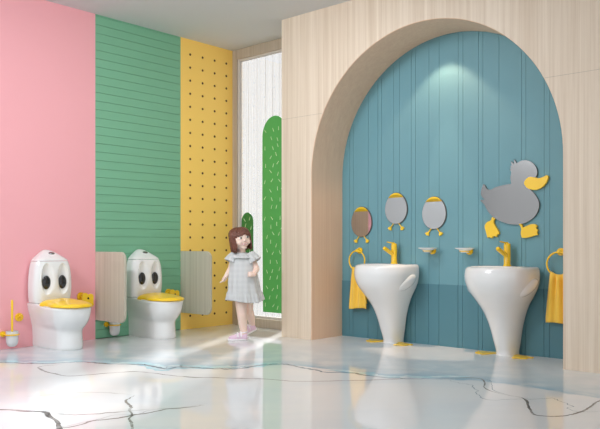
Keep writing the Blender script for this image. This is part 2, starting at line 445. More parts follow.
# ------------------------------------------------------------------ back wall inside the arch: boarded, painted teal, darker dado below
edges = [-4.01, -3.921, -3.879, -3.717, -3.616, -3.578, -3.455, -3.396, -3.282, -3.241, -3.114, -3.020, -2.850, -2.809, -2.677, -2.640, -2.508, -2.331, -2.297, -2.160, -2.119, -1.985, -1.85]
ZD = .487
bm = bmesh.new(); add_box(bm, (-4.02, YB+.008, 0), (-1.84, YB+.1, 2.48))
for f in bm.faces: f.material_index = 1
for a, b in zip(edges, edges[1:]): add_box(bm, (a+.0011, YB, ZD), (b-.0011, YB+.0085, 2.48))
build('wall_back', bm, [M['teal'], M['teal_gap']], **S)
bm = bmesh.new()
for a, b in zip(edges, edges[1:]): add_box(bm, (a+.0014, YB-.004, 0), (b-.0014, YB+.0085, ZD))
build('trim_3', bm, M['teal_dado'], **S)

# ------------------------------------------------------------------ window with timber frame, pane, sheer curtain, cactus stickers
WX0, WX1 = XL, -4.345
win = empty('window_1', ((WX0+WX1)/2, YB, 0), **S)
bm = bmesh.new(); ox = win.location.x
def fb(x0, x1, z0, z1, y0=-.02, y1=.03): add_box(bm, (x0-ox, y0, z0), (x1-ox, y1, z1))
fb(WX0+.0005, WX0+.066, 0, H); fb(WX1-.05, WX1-.0005, 0, H); fb(WX0+.066, WX1-.05, H-.10, H); fb(WX0+.066, WX1-.05, 0, .085, -.05)
bevel(build('window_frame', bm, M['wood_frame'], win), .004)
bm = bmesh.new()
fb(WX0+.066, WX0+.090, .085, H-.10, -.004, .026); fb(WX1-.07, WX1-.05, .085, H-.10, -.004, .026)
fb(WX0+.090, WX1-.07, H-.12, H-.10, -.004, .026); fb(WX0+.090, WX1-.07, .085, .105, -.004, .026)
build('window_sash', bm, mat('pale_sash', (.62, .58, .54), .5), win)
bm = bmesh.new(); fb(WX0+.090, WX1-.07, .105, H-.12, .012, .016)
build('window_glass', bm, M['glass'], win)

bm = bmesh.new(); nx, nz = 220, 8
grid = []
for i in range(nx+1):
    x = WX0+.012 + (WX1-WX0-.024)*i/nx
    y = .016*math.sin(x*58+1.2*math.sin(x*9)) + .007*math.sin(x*131)
    grid.append([bm.verts.new((x-ox, y, .02+(H-.02)*j/nz)) for j in range(nz+1)])
for i in range(nx):
    for j in range(nz): bm.faces.new((grid[i][j], grid[i+1][j], grid[i+1][j+1], grid[i][j+1]))
build('sheer_curtain', bm, M['voile'], smooth=True, loc=(ox, YB+.062, 0), label='white sheer curtain hanging in fine folds behind the window pane', category='curtain')

def cactus(name, x0, x1, z0, z1, material, lab, seed):
    rng = random.Random(seed); w = (x1-x0)/2; pts = []
    for i in range(25):
        a = PI*i/24; pts.append((-w*math.cos(a), (z1-z0)-w*1.15+w*1.15*math.sin(a)))
    pts = [(-w*.95, 0)] + [(-w*1.01, (z1-z0)*.5)] + pts + [(w*1.01, (z1-z0)*.5), (w*.95, 0)]
    bm = bmesh.new(); prism(bm, pts, 0, .004); nf = len(bm.faces)
    z = .07; r = 0
    while z < z1-z0-.05:
        cols = 3 if (x1-x0) > .25 else 2
        for c in range(cols):
            x = (-w*.78 + 2*w*.78*((c+.5)/cols)) + rng.uniform(-.018, .018) + (.03 if r % 2 else -.03)*(w/.17)
            zz = z+rng.uniform(-.02, .02)
            if (abs(x) > w*.85): continue
            top = (z1-z0)-w*1.15
            if zz > top and (x/w)**2+((zz-top)/(w*1.15))**2 > .72: continue
            a = rng.choice((-.7, -.4, 0, .35, .7)); l = .019; t = .0034
            dx, dz = math.sin(a), math.cos(a)
            prism(bm, [(x-dx*l-dz*t, zz-dz*l+dx*t), (x-dx*l+dz*t, zz-dz*l-dx*t), (x+dx*l+dz*t*.6, zz+dz*l-dx*t*.6), (x+dx*l-dz*t*.6, zz+dz*l+dx*t*.6)], -.0012, .0005)
        z += .085; r += 1
    bm.faces.ensure_lookup_table()
    for f in bm.faces[nf:]: f.material_index = 1
    build(name, bm, [material, M['spine']], loc=((x0+x1)/2, YB+.0075, z0), label=lab, category='sticker', group='cactus stickers on the window')
cactus('cactus_sticker', -5.005, -4.675, .148, 2.045, M['cactus'], 'tall green cactus sticker with pale spines on the window beside the oak pier', 3)
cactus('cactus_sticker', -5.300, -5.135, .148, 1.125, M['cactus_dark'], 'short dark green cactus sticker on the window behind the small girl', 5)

# ------------------------------------------------------------------ toilets (local: wall at y=0, facing -y)
def d_ring(z, wb, wf, L, n=56, pw=2.0):
    """plan outline: straight back on the wall, rounded front"""
    pts = []; ns = 10; na = n-2*ns
    yc = -(L-wf)
    for i in range(ns):
        t = i/ns; y = yc*t; s = t*t*(3-2*t); pts.append((-(wb+(wf-wb)*s), y, z))
    for i in range(na+1):
        a = PI*i/na; c, s = math.cos(a), math.sin(a)
        pts.append((-wf*math.copysign(abs(c)**(2/pw), c), yc - wf*abs(s)**(2/pw), z))
    for i in range(ns-1, -1, -1):
        t = i/ns; y = yc*t; s = t*t*(3-2*t); pts.append(((wb+(wf-wb)*s), y, z))
    return pts

BODY = [(0, .102, .102, .455), (.012, .106, .106, .462), (.06, .106, .105, .460), (.135, .110, .104, .455), (.155, .112, .108, .462), (.18, .118, .124, .485),
        (.22, .128, .140, .512), (.26, .139, .149, .526), (.300, .148, .154, .533), (.316, .150, .156, .536), (.324, .148, .152, .531), (.326, .143, .146, .524)]
TANK = [(.346, .152, .148), (.352, .157, .153), (.40, .163, .162), (.46, .166, .167), (.53, .164, .168), (.60, .157, .165), (.64, .149, .160), (.672, .139, .153)]
LIDT = [(.6755, .139, .152), (.682, .136, .149), (.700, .116, .128), (.722, .086, .096), (.744, .054, .062), (.758, .028, .034), (.763, .012, .016)]
def tank_ring(z, w, d, n=160, dent=None):
    pts = []
    for i in range(n):
        a = 2*PI*i/n; c, s = math.cos(a), math.sin(a)
        e = 2/3.2
        x = w*math.copysign(abs(c)**e, c); y = -d/2 + d/2*math.copysign(abs(s)**e, s)
        if s > 0: y = -d/2 + d/2*min(1, abs(s)**.35)
        if dent and y < -d*.6:
            for cx in (-.068, .068):
                q = ((x-cx)/.048)**2 + ((z-.535)/.122)**2
                if q < 1: y += .034*(1-q)**.62
        pts.append((x, y, z))
    return pts

def make_toilet(lab):
    t = empty('toilet', (XL, 0, 0), PI/2, label=lab, category='toilet', group='child toilets on the left wall')
    bm = bmesh.new(); zs = []
    k = 40
    rings = []
    for i in range(len(BODY)-1):
        a, b = BODY[i], BODY[i+1]; steps = 4 if b[0]-a[0] > .03 else 2
        for j in range(steps):
            z = a[0]+(b[0]-a[0])*j/steps; rings.append(d_ring(z, *spline(BODY, z)))
    rings.append(d_ring(BODY[-1][0], *BODY[-1][1:]))
    rings = [[(x, y-.001, z + .018*(z/.326)*max(0, min(1, (.24+y)/.09))) for x, y, z in r] for r in rings]
    loft(bm, rings)
    build('bowl', bm, M['ceramic'], t, smooth=True, sharp=50)
    bm = bmesh.new(); rings = []; n = 90
    for i in range(n+1):
        z = TANK[0][0] + (TANK[-1][0]-TANK[0][0])*i/n
        rings.append(tank_ring(z, *spline(TANK, z), dent=True))
    rings = [[(x, y-.001, z) for x, y, z in r] for r in rings]
    loft(bm, rings); build('cistern', bm, M['ceramic'], t, smooth=True, sharp=60)
    bm = bmesh.new(); rings = []
    for i in range(21):
        z = LIDT[0][0] + (LIDT[-1][0]-LIDT[0][0])*i/20
        rings.append([(x, y-.001, zz) for x, y, zz in tank_ring(z, *spline(LIDT, z))])
    loft(bm, rings); cl = build('cistern_lid', bm, M['ceramic'], t, smooth=True, sharp=60)
    bm = bmesh.new()
    ellipsoid(bm, (0.012, -.080, .7335), (.027, .017, .008), 24, 10, Matrix.Rotation(R(34), 4, 'X'))
    build('flush_button', bm, M['chrome'], cl, smooth=True)
    for sx in (-1, 1):
        bm = bmesh.new(); ellipsoid(bm, (sx*.068, -.145, .507), (.036, .014, .054), 28, 16)
        build('eye', bm, M['black'], t, smooth=True)
    # seat lid shaped as a duck's bill
    bm = bmesh.new(); top = []; bot = []
    Y0, Y1 = -.172, -.552; ny, nxx = 34, 25
    for i in range(ny+1):
        v = i/ny; y = Y0+(Y1-Y0)*v
        vv = max(0, min(1, (v-.52)/.48)); w = .155*math.sqrt(max(0, 1-vv**2.3))
        w *= 1-.10*math.exp(-((v-.30)/.14)**2); w = max(w, .004)
        if v < .06: w *= .9+.1*(v/.06)
        T = .050 + .008*math.exp(-((v-.25)/.17)**2) - .030*vv + .006*math.exp(-((v-.90)/.07)**2)
        T *= min(1, .55+v*9)
        rt, rb = [], []
        for j in range(nxx):
            s = -1+2*j/(nxx-1); x = w*math.sin(s*PI/2)
            prof = (1-abs(math.sin(s*PI/2))**3.2)
            edge = .014
            ridge = .004*math.exp(-(x/.035)**2)*math.exp(-((v-.3)/.3)**2)
            rt.append(bm.verts.new((x, y, .329+edge*.8+(T-edge)*prof**.6+ridge)))
            rb.append(bm.verts.new((x*.985, y, .329)))
        top.append(rt); bot.append(rb)
    for i in range(ny):
        for j in range(nxx-1):
            bm.faces.new((top[i][j], top[i+1][j], top[i+1][j+1], top[i][j+1]))
            bm.faces.new((bot[i][j], bot[i][j+1], bot[i+1][j+1], bot[i+1][j]))
        bm.faces.new((top[i][0], bot[i][0], bot[i+1][0], top[i+1][0]))
        bm.faces.new((top[i][-1], top[i+1][-1], bot[i+1][-1], bot[i][-1]))
    for r, q in ((top[0], bot[0]), (bot[-1], top[-1])):
        for j in range(nxx-1): bm.faces.new((r[j], r[j+1], q[j+1], q[j]))
    lid = build('seat_lid', bm, M['yellow'], t, smooth=True, sharp=60)
    for sx in (-1, 1):
        bm = bmesh.new(); cyl(bm, (sx*.06, -.175, .338), .011, .05, 'X', 16); build('hinge', bm, M['ceramic'], lid, smooth=True, sharp=40)
    return t

def copy_tree(o, parent=None):
    c = o.copy(); COL.objects.link(c); c.parent = parent
    for ch in [x for x in bpy.data.objects if x.parent == o]: copy_tree(ch, c)
    return c

wc = make_toilet('white child toilet with black eyes and yellow bill lid on the pink wall')
wc.location = (XL, 2.962, 0)
wc2 = copy_tree(wc); wc2.location = (XL, 3.864, 0)
wc2['label'] = 'white child toilet with black eyes and yellow bill lid on the green boarded wall'

# ------------------------------------------------------------------ partition panels between the toilets
def round_panel(x_len, z0, z1, r):
    pts = [(0, z0)]
    for i in range(13): a = -PI/2 + PI/2*i/12; pts.append((x_len-r+r*math.cos(a), z0+r+r*math.sin(a)))
    for i in range(13): a = PI/2*i/12; pts.append((x_len-r+r*math.cos(a), z1-r+r*math.sin(a)))
    return pts + [(0, z1)]
def partition(y, lab):
    t = empty('partition_panel', (XL, y, 0), 0, label=lab, category='partition', group='oak partitions beside the toilets')
    bm = bmesh.new(); prism(bm, round_panel(.425, .163, .743, .065), -.011, .011)
    bevel(build('board', bm, M['wood_panel'], t), .002)
    for z in (.30, .61):
        bm = bmesh.new(); add_box(bm, (0, .0112, z-.02), (.03, .016, z+.02)); add_box(bm, (0, .0112, z-.02), (.003, .04, z+.02))
        build('bracket', bm, M['chrome'], t)
    return t
pn = partition(3.432, 'greyish oak partition panel where the pink wall meets the green boards')
pn2 = copy_tree(pn); pn2.location.y = 4.349
pn2['label'] = 'greyish oak partition panel where the green boards meet the yellow pegboard'

# ------------------------------------------------------------------ paper holders, brushes, hook (local: wall y=0, facing -y)
def paper_holder(y, z, lab):
    t = empty('paper_holder', (XL, y, z), PI/2, label=lab, category='toilet paper holder', group='yellow paper holders')
    bm = bmesh.new(); cyl(bm, (-.030, -.0045, .032), .036, .010, 'Y', 32); cyl(bm, (-.030, -.018, .032), .016, .03, 'Y', 20)
    build('wall_plate', bm, M['yellow_metal'], t, smooth=True, sharp=40)
    # curved cover with two round lobes on top
    out = [(-.05, -.055), (.05, -.055), (.056, -.02), (.056, .018)]
    for i in range(9): a = -.3+ (PI*.85+.3)*i/8; out.append((.030+.027*math.cos(a), .028+.027*math.sin(a)))
    for i in range(9): a = .35+(PI-.1)*i/8; out.append((-.022+.029*math.cos(a), .036+.029*math.sin(a)))
    out += [(-.055, .01)]
    bm = bmesh.new(); prism(bm, out, -.060, -.046)
    bevel(build('cover', bm, M['yellow'], t, smooth=True, sharp=40), .004, 3)
    bm = bmesh.new(); cyl(bm, (.004, -.0615, .018), .008, .005, 'Y', 16); build('pin', bm, M['black'], t, smooth=True, sharp=40)
    bm = bmesh.new(); cyl(bm, (0, -.055, -.035), .010, .11, 'X', 18); cyl(bm, (-.05, -.03, -.02), .007, .055, 'Y', 14)
    build('roller', bm, M['yellow_metal'], t, smooth=True, sharp=40)
    return t
ph = paper_holder(3.312, .338, 'yellow two-lobed toilet paper holder on the pink wall')
ph2 = copy_tree(ph); ph2.location = (XL, 4.222, .325)
ph2['label'] = 'yellow two-lobed toilet paper holder on the green boarded wall'

def brush(y, lab):
    t = empty('toilet_brush', (XL, y, 0), PI/2, label=lab, category='toilet brush', group='toilet brushes in frosted cups')
    bm = bmesh.new(); cyl(bm, (-.045, -.006, .118), .022, .011, 'Y', 24)
    tube(bm, [(-.045, -.011, .118), (-.045, -.03, .116), (-.030, -.045, .115)], .006)
    ring = [(0+.050*math.cos(2*PI*i/28), -.065+.050*math.sin(2*PI*i/28), .115) for i in range(28)]
    tube(bm, ring, .0055, 8, closed=True)
    build('bracket', bm, M['yellow_metal'], t, smooth=True, sharp=40)
    bm = bmesh.new(); prof = [(.0, .022), (.022, .024), (.036, .036), (.043, .056), (.045, .09), (.0455, .138), (.0455, .141), (.042, .141), (.0415, .09), (.039, .058), (.02, .034), (0, .032)]
    rings = [[(max(r, .0005)*math.cos(2*PI*i/32), -.065+max(r, .0005)*math.sin(2*PI*i/32), z) for i in range(32)] for r, z in prof]
    loft(bm, rings); build('cup', bm, M['frosted'], t, smooth=True, sharp=60)
    bm = bmesh.new(); tube(bm, [(0, -.065, z) for z in (.06, .13, .20, .28, .36, .375, .382)], [.007, .008, .0085, .0085, .0088, .0075, .003], 14)
    build('handle', bm, M['yellow'], t, smooth=True, sharp=50)
    bm = bmesh.new(); ellipsoid(bm, (0, -.065, .068), (.022, .022, .030), 16, 10)
    build('brush_head', bm, M['sole'], t, smooth=True)
    return t
br = brush(2.656, 'yellow handled toilet brush in a frosted cup on the pink wall')
br2 = copy_tree(br); br2.location.y = 3.570
br2['label'] = 'yellow toilet brush in a frosted cup half hidden by the oak panel'

t = empty('wall_hook', (XL, 2.742, .237), PI/2, label='round yellow hook on the pink wall between brush and toilet', category='hook')
bm = bmesh.new(); cyl(bm, (0, -.006, 0), .033, .011, 'Y', 32); bevel(build('wall_plate', bm, M['yellow_metal'], t, smooth=True, sharp=40), .002)
bm = bmesh.new(); tube(bm, [(0, -.010, .004), (0, -.032, .002), (0, -.042, .012), (0, -.044, .024)], [.008, .007, .007, .0085], 12)
for a in (.5, 2.6, 4.7): tube(bm, [(0, -.0125, 0), (.024*math.cos(a), -.0135, .024*math.sin(a))], .005, 8)
build('peg', bm, M['yellow_metal'], t, smooth=True, sharp=50)

# ------------------------------------------------------------------ wash basins
BAS = [(0, 0.0753, 0.15), (0.03, 0.0761, 0.15), (0.1, 0.0891, 0.172), (0.18, 0.103, 0.2), (0.26, 0.1223, 0.235), (0.32, 0.1427, 0.272), (0.37, 0.1653, 0.312), (0.42, 0.1953, 0.35), (0.47, 0.2243, 0.385), (0.52, 0.2427, 0.406), (0.57, 0.2506, 0.414), (0.605, 0.2493, 0.41), (0.628, 0.2449, 0.403), (0.64, 0.2374, 0.393), (0.644, 0.229, 0.383)]
def bas_ring(z, w, d, n=88, y0=0.0):
    pts = []
    for i in range(n):
        a = 2*PI*i/n; c, s = math.cos(a), math.sin(a)
        # s<0 front: ellipse; s>0 back: flattened onto the wall
        x = w*math.copysign(abs(c)**.82, c)
        if s <= 0: y = -d*.36 - d*.64*abs(s)**.92
        else: y = -d*.36 + d*.36*abs(s)**.30
        pts.append((x, y, z))
    return pts
def make_basin(lab):
    t = empty('wash_basin', (0, YB-.0045, 0), 0, label=lab, category='basin', group='white pedestal basins')
    bm = bmesh.new(); rings = []
    for i in range(65):
        z = .644*(i/64)**1.0
        rings.append(bas_ring(z, *spline(BAS, z)))
    n = 88
    def inner(z, w, d, yc): return [(w*math.cos(2*PI*i/n), yc+d*math.sin(2*PI*i/n), z) for i in range(n)]
    rings += [inner(.6445, .196, .138, -.232), inner(.640, .190, .132, -.232), inner(.60, .172, .118, -.232), inner(.565, .12, .085, -.23), inner(.552, .05, .04, -.23), inner(.551, .012, .012, -.23)]
    loft(bm, rings)
    bo = build('basin_body', bm, M['ceramic'], t, smooth=True, sharp=70)
    for sx in (-1, 1):
        bm = bmesh.new(); rot = Matrix.Rotation(sx*R(30), 4, 'Y')
        vs = ellipsoid(bm, (sx*.214, -.190, .500), (.036, .098, .056), 28, 18, Matrix.Rotation(sx*R(-10), 4, 'Z') @ rot @ Matrix.Rotation(R(38), 4, 'X'))
        build('wing', bm, M['ceramic'], t, smooth=True)
    def foot(cx, cy, ang):
        bm = bmesh.new(); P = [(-.016, .055), (.016, .055), (.022, .01), (.052, -.035), (.064, -.062), (.050, -.072), (.034, -.066), (.016, -.088), (0, -.094), (-.016, -.088), (-.034, -.066), (-.050, -.072), (-.064, -.062), (-.052, -.035), (-.022, .01)]
        ca, sa = math.cos(ang), math.sin(ang)
        prism_z(bm, [(cx+1.25*(ca*x-sa*y), cy+1.25*(sa*x+ca*y)) for x, y in P], .0006, .008)
        bevel(build('foot', bm, M['yellow'], t, smooth=True, sharp=40), .002)
    foot(-.115, -.085, R(-50)); foot(.110, -.105, R(45))
    bm = bmesh.new(); cyl(bm, (0, -.23, .5535), .017, .005, 'Z', 24); build('drain', bm, M['chrome'], t, smooth=True, sharp=40)
    return t
ba = make_basin('white pedestal basin with yellow webbed feet below the egg mirrors')
ba.location.x = -3.414
ba2 = copy_tree(ba); ba2.location.x = -2.410
ba2['label'] = 'white pedestal basin with yellow webbed feet below the duck mirror'

def faucet(x, lab):
    t = empty('faucet', (x, YB-.062, .6446), 0, label=lab, category='tap', group='yellow basin taps')
    bm = bmesh.new(); tube(bm, [(0, 0, z) for z in (0, .006, .012, .10, .158, .166, .170)], [.029, .029, .0245, .0245, .0245, .021, .010], 28)
    build('body', bm, M['yellow_metal'], t, smooth=True, sharp=50)
    bm = bmesh.new(); tube(bm, [(0, 0, .072), (-.012, -.06, .104), (-.02, -.105, .128), (-.021, -.112, .132)], [.0165, .0165, .0165, .013], 18)
    build('spout', bm, M['yellow_metal'], t, smooth=True, sharp=50)
    bm = bmesh.new(); tube(bm, [(0, .0, .168), (-.004, -.022, .172), (-.018, -.072, .180), (-.019, -.076, .1805)], [.010, .006, .0045, .003], 12)
    build('lever', bm, M['yellow_metal'], t, smooth=True, sharp=50)
    return t
fa = faucet(-3.408, 'yellow tap with upturned spout on the basin below the egg mirrors')
fa2 = copy_tree(fa); fa2.location.x = -2.412
fa2['label'] = 'yellow tap with upturned spout on the basin below the duck mirror'

# ------------------------------------------------------------------ towel rings and towels
def towel_ring(x, z, lab):
    t = empty('towel_ring', (x, YB, z), 0, label=lab, category='towel ring', group='yellow towel rings')
    bm = bmesh.new(); cyl(bm, (0, -.006, 0), .027, .012, 'Y', 28); cyl(bm, (0, -.028, 0), .012, .036, 'Y', 18); ellipsoid(bm, (0, -.047, 0), (.015, .012, .015), 16, 10)
    build('wall_plate', bm, M['yellow_metal'], t, smooth=True, sharp=40)
    bm = bmesh.new(); tube(bm, [(.084*math.sin(2*PI*i/40), -.047, -.086+.084*math.cos(2*PI*i/40)) for i in range(40)], .0065, 10, closed=True)
    build('ring', bm, M['yellow_metal'], t, smooth=True)
    return t
tr1 = towel_ring(-3.803, .752, 'yellow towel ring at the left end of the teal wall')
tr2 = copy_tree(tr1); tr2.location.x = -2.036
tr2['label'] = 'yellow towel ring partly hidden by the right oak pier'

def towel(x, z, lab, seed, w=.090):
    """cloth folded over the bottom of the ring, gathered at the top"""
    bm = bmesh.new(); n = 30; m = 44; rows = []
    Lf, Lb = .345, .30
    for j in range(m+1):
        s = -Lb + (Lb+Lf)*j/m                      # negative: back fall, positive: front fall
        k = abs(s)
        y = (.011 if s < 0 else -.011)*min(1, k/.014)
        drop = max(0, k-.008)
        zz = .0025*math.cos(min(1, k/.014)*PI/2) - drop
        g = min(1, drop/.30)
        ww = w*(.62+.38*g**.8) if s > 0 else w*(.60+.30*g**.8)
        row = []
        for i in range(n+1):
            u = -1+2*i/n
            fold = math.cos(u*PI*2.6+seed)*(.009+.008*(1-g)) + math.cos(u*5.1+seed*2)*.006*g
            sag = -.010*(u*u)*(1-g) * (1 if k < .05 else .5)
            row.append(bm.verts.new((u*ww, y + (fold-.006 if s > 0 else -fold*.4+.004)*min(1, k/.04), zz-sag*0 + (.0845-math.sqrt(.0845**2-min(abs(u*ww), .08)**2))*(1-g)**2 + (.008*math.sin(u*2+seed) if s > 0 else 0)*g)))
        rows.append(row)
    for j in range(m):
        for i in range(n): bm.faces.new((rows[j][i], rows[j][i+1], rows[j+1][i+1], rows[j+1][i]))
    o = build('towel', bm, M['towel'], smooth=True, loc=(x, YB-.047, z), label=lab, category='towel', group='yellow hand towels')
    md = o.modifiers.new('thick', 'SOLIDIFY'); md.thickness = .005; md.offset = 1
    return o
towel(-3.785, .590, 'yellow towel hanging from the ring at the left end of the teal wall', .6)
towel(-2.034, .588, 'yellow towel hanging from the ring by the right oak pier', 2.2)

# ------------------------------------------------------------------ soap dishes
def soap(x, z, lab):
    t = empty('soap_dish', (x, YB, z), 0, label=lab, category='soap dish', group='wall soap dishes')
    bm = bmesh.new(); cyl(bm, (0, -.006, 0), .027, .012, 'Y', 28); cyl(bm, (0, -.026, 0), .013, .04, 'Y', 18)
    ring = [(.036*math.cos(2*PI*i/28), -.080+.036*math.sin(2*PI*i/28), .002) for i in range(28)]
    tube(bm, ring, .0055, 8, closed=True)
    build('holder', bm, M['yellow_metal'], t, smooth=True, sharp=40)
    bm = bmesh.new(); prof = [(0, -.010), (.030, -.009), (.036, .003), (.050, .012), (.074, .022), (.074, .026), (.048, .017), (.028, .006), (0, .003)]
    loft(bm, [[(max(r, .0005)*math.cos(2*PI*i/32), -.082+max(r, .0005)*math.sin(2*PI*i/32), zz) for i in range(32)] for r, zz in prof])
    build('dish', bm, M['dish'], t, smooth=True, sharp=60)
    return t
so = soap(-3.075, .752, 'frosted soap dish on yellow holder below the right egg mirror')
so2 = copy_tree(so); so2.location = (-2.748, YB, .752)
so2['label'] = 'frosted soap dish on yellow holder left of the duck mirror basin'

# ------------------------------------------------------------------ egg mirrors with legs
def egg(x, z, lab, w=.108, h=.128):
    t = empty('egg_mirror', (x, YB, z), 0, label=lab, category='mirror', group='egg-shaped mirrors with yellow feet')
    N = 56; out = []
    for i in range(N):
        a = 2*PI*i/N; s = math.sin(a); out.append((w*math.cos(a)*(1-.06*s), h*s))
    bm = bmesh.new(); prism(bm, [(x_*1.035, z_*1.03) for x_, z_ in out], -.010, -.001); build('rim', bm, M['mirror_edge'], t)
    bm = bmesh.new(); prism(bm, out, -.014, -.010); build('glass', bm, M['mirror'], t)
    # yellow cap with a wavy lower edge
    a0 = R(44); top = [(w*math.cos(a)*(1-.06*math.sin(a)), h*math.sin(a)) for a in [a0+(PI-2*a0)*i/24 for i in range(25)]]
    xl, zl = top[-1]; xr_, zr = top[0]
    low = [(xl+(xr_-xl)*i/24, zl+.010*(1-abs(-1+2*i/24))*0 + .020*math.sin(PI*i/24) + .007*math.cos(2*PI*i/8)) for i in range(1, 24)]
    bm = bmesh.new(); prism(bm, top+low, -.0165, -.0135); build('cap', bm, M['yellow'], t)
    for sx in (-1, 1):
        bm = bmesh.new(); tube(bm, [(sx*.026, -.009, -h*.97), (sx*.055, -.009, -h-.032)], .0045, 10)
        build('leg', bm, M['yellow'], t, smooth=True, sharp=50)
        fx, fz = sx*.060, -h-.036
        P = [(-.007, .011), (.007, .011), (.017, -.002), (.018, -.013), (.008, -.011), (0, -.019), (-.008, -.011), (-.018, -.013), (-.017, -.002)]
        ca, sa = math.cos(sx*.5), math.sin(sx*.5)
        bm = bmesh.new(); prism(bm, [(fx+ca*p-sa*q, fz+sa*p+ca*q) for p, q in P], -.016, -.002)
        bevel(build('foot', bm, M['yellow'], t), .002)
    return t
eg = egg(-3.782, 1.000, 'leftmost and lowest of the three egg mirrors, above the left towel ring')
for x, z, l in ((-3.424, 1.104, 'middle and highest of the three egg mirrors, above the left yellow tap'), (-3.061, 1.056, 'rightmost of the three egg mirrors, above a soap dish')):
    c = copy_tree(eg); c.location = (x, YB, z); c['label'] = l

# ------------------------------------------------------------------ duck mirror
DB = [(0.1608, 0.1984), (0.1724, 0.2279), (0.1608, 0.2718), (0.1291, 0.3061), (0.0871, 0.3238), (0.0464, 0.3205), (0.0155, 0.3066), (-.003, .337), (-0.0052, 0.3033), (-.029, .326), (-0.0225, 0.2915), (-0.0364, 0.2893), (-0.026, 0.2722), (-0.0399, 0.2633), (-0.026, 0.2477), (-0.033, 0.2056), (-0.026, 0.1594), (-0.0785, 0.1542), (-0.1496, 0.1415), (-0.191, 0.1254), (-0.2219, 0.132), (-0.2383, 0.1596), (-0.253, 0.1688), (-0.2678, 0.1276), (-0.2715, 0.0941), (-0.2585, 0.0683), (-.238, .055), (-.279, .047), (-0.2438, 0.0156), (-0.2292, -0.0117), (-0.2037, -0.0494), (-0.1675, -0.0837), (-0.1139, -0.1131), (-0.0522, -0.1342), (0.0086, -0.1418), (0.0685, -0.1349), (0.1191, -0.1118), (0.1608, -0.0761), (0.1823, -0.0305), (0.1856, 0.0091), (0.1707, 0.0496), (0.1441, 0.0859), (0.1191, 0.1096), (0.0871, 0.1289)]
DK = [(0.0753, 0.1553), (0.0871, 0.1837), (0.1141, 0.1997), (0.1525, 0.1957), (0.1856, 0.1873), (0.2184, 0.1948), (0.246, 0.2041), (0.2558, 0.1924), (0.2428, 0.1569), (0.22, 0.1282), (0.1905, 0.1107), (0.1608, 0.1042), (0.1275, 0.1091), (0.0972, 0.1235)]
DL = [(-0.1765, -0.0818), (-0.1531, -0.0923), (-0.1639, -0.1187), (-0.1478, -0.1522), (-0.1228, -0.194), (-0.121, -0.2122), (-0.1352, -0.2137), (-0.1406, -0.2319), (-0.1639, -0.225), (-0.1801, -0.2416), (-0.1982, -0.2314), (-0.2146, -0.238), (-0.2255, -0.2011), (-0.2365, -0.1591), (-0.2347, -0.139), (-0.2164, -0.1176), (-0.1892, -0.1065)]
DR = [(0.0344, -0.1375), (0.0549, -0.1379), (0.0651, -0.1655), (0.0905, -0.1546), (0.1275, -0.1409), (0.1574, -0.1414), (0.174, -0.1545), (0.1641, -0.1687), (0.1806, -0.1849), (0.1724, -0.2023), (0.1806, -0.2183), (0.1525, -0.2244), (0.1275, -0.2322), (0.0854, -0.2399), (0.0566, -0.2381), (0.0498, -0.2041), (0.0532, -0.1718)]
def smooth_poly(P, sharp_at=(), k=5):
    out = []; n = len(P)
    for i in range(n):
        a, b = P[i], P[(i+1) % n]; pr = P[i-1]; nx = P[(i+2) % n]
        cs = lambda p, q, r: ((q[0]-p[0])*(r[0]-q[0])+(q[1]-p[1])*(r[1]-q[1]))/(1e-9+math.dist(p, q)*math.dist(q, r))
        sa, sb = cs(pr, a, b) < .35, cs(a, b, nx) < .35
        h = math.dist(a, b)
        def tan(p, q, r, s):
            if s: return None
            d = (r[0]-p[0], r[1]-p[1]); l = math.hypot(*d); return (d[0]/l*h, d[1]/l*h)
        m0 = tan(pr, a, b, sa) or (b[0]-a[0], b[1]-a[1]); m1 = tan(a, b, nx, sb) or (b[0]-a[0], b[1]-a[1])
        for j in range(k):
            t = j/k
            out.append(tuple((2*t**3-3*t*t+1)*a[q]+(t**3-2*t*t+t)*m0[q]+(-2*t**3+3*t*t)*b[q]+(t**3-t*t)*m1[q] for q in (0, 1)))
    return out
dm = empty('duck_mirror', (-2.377, YB, 1.091), 0, label='grey duck-shaped mirror with yellow beak and feet above the right basin', category='mirror')
bm = bmesh.new(); prism(bm, smooth_poly(DB), -.016, -.001)
k = max(bm.faces, key=lambda f: f.calc_area() if abs(f.calc_center_median().y+.016) < 1e-4 else 0)
for f in bm.faces: f.material_index = 1
k.material_index = 0
build('glass', bm, [M['mirror_grey'], M['mirror_edge']], dm)
for nm, P in (('beak', DK), ('foot', DL), ('foot', DR)):
    bm = bmesh.new(); prism(bm, smooth_poly(P), -.022, -.0005); bevel(build(nm, bm, M['yellow'], dm), .002)

# ------------------------------------------------------------------ the small girl (local: -y towards the viewer, +x to her left hand)
girl_loc, girl_rot = (-4.430, 4.220, 0), R(46.2)
def cone_chain(bm, pts, rads, seg=16):
    for i, (p, r) in enumerate(zip(pts, rads)):
        bmesh.ops.create_icosphere(bm, subdivisions=3, radius=r, matrix=Matrix.Translation(p))
        if i:
            a, b = Vector(pts[i-1]), Vector(p); d = b-a
            q = d.to_track_quat('Z', 'Y').to_matrix().to_4x4()
            bmesh.ops.create_cone(bm, cap_ends=True, segments=seg*2, radius1=rads[i-1], radius2=r, depth=d.length, matrix=Matrix.Translation((a+b)/2) @ q)
HC = Vector((-.022, -.004, .852))
HM = Matrix.Translation(HC) @ Matrix.Rotation(R(-9), 4, 'Y') @ Matrix.Rotation(R(25), 4, 'Z') @ Matrix.Rotation(R(1), 4, 'X')
def hp(x, y, z): return HM @ Vector((x, y, z))
bm = bmesh.new()
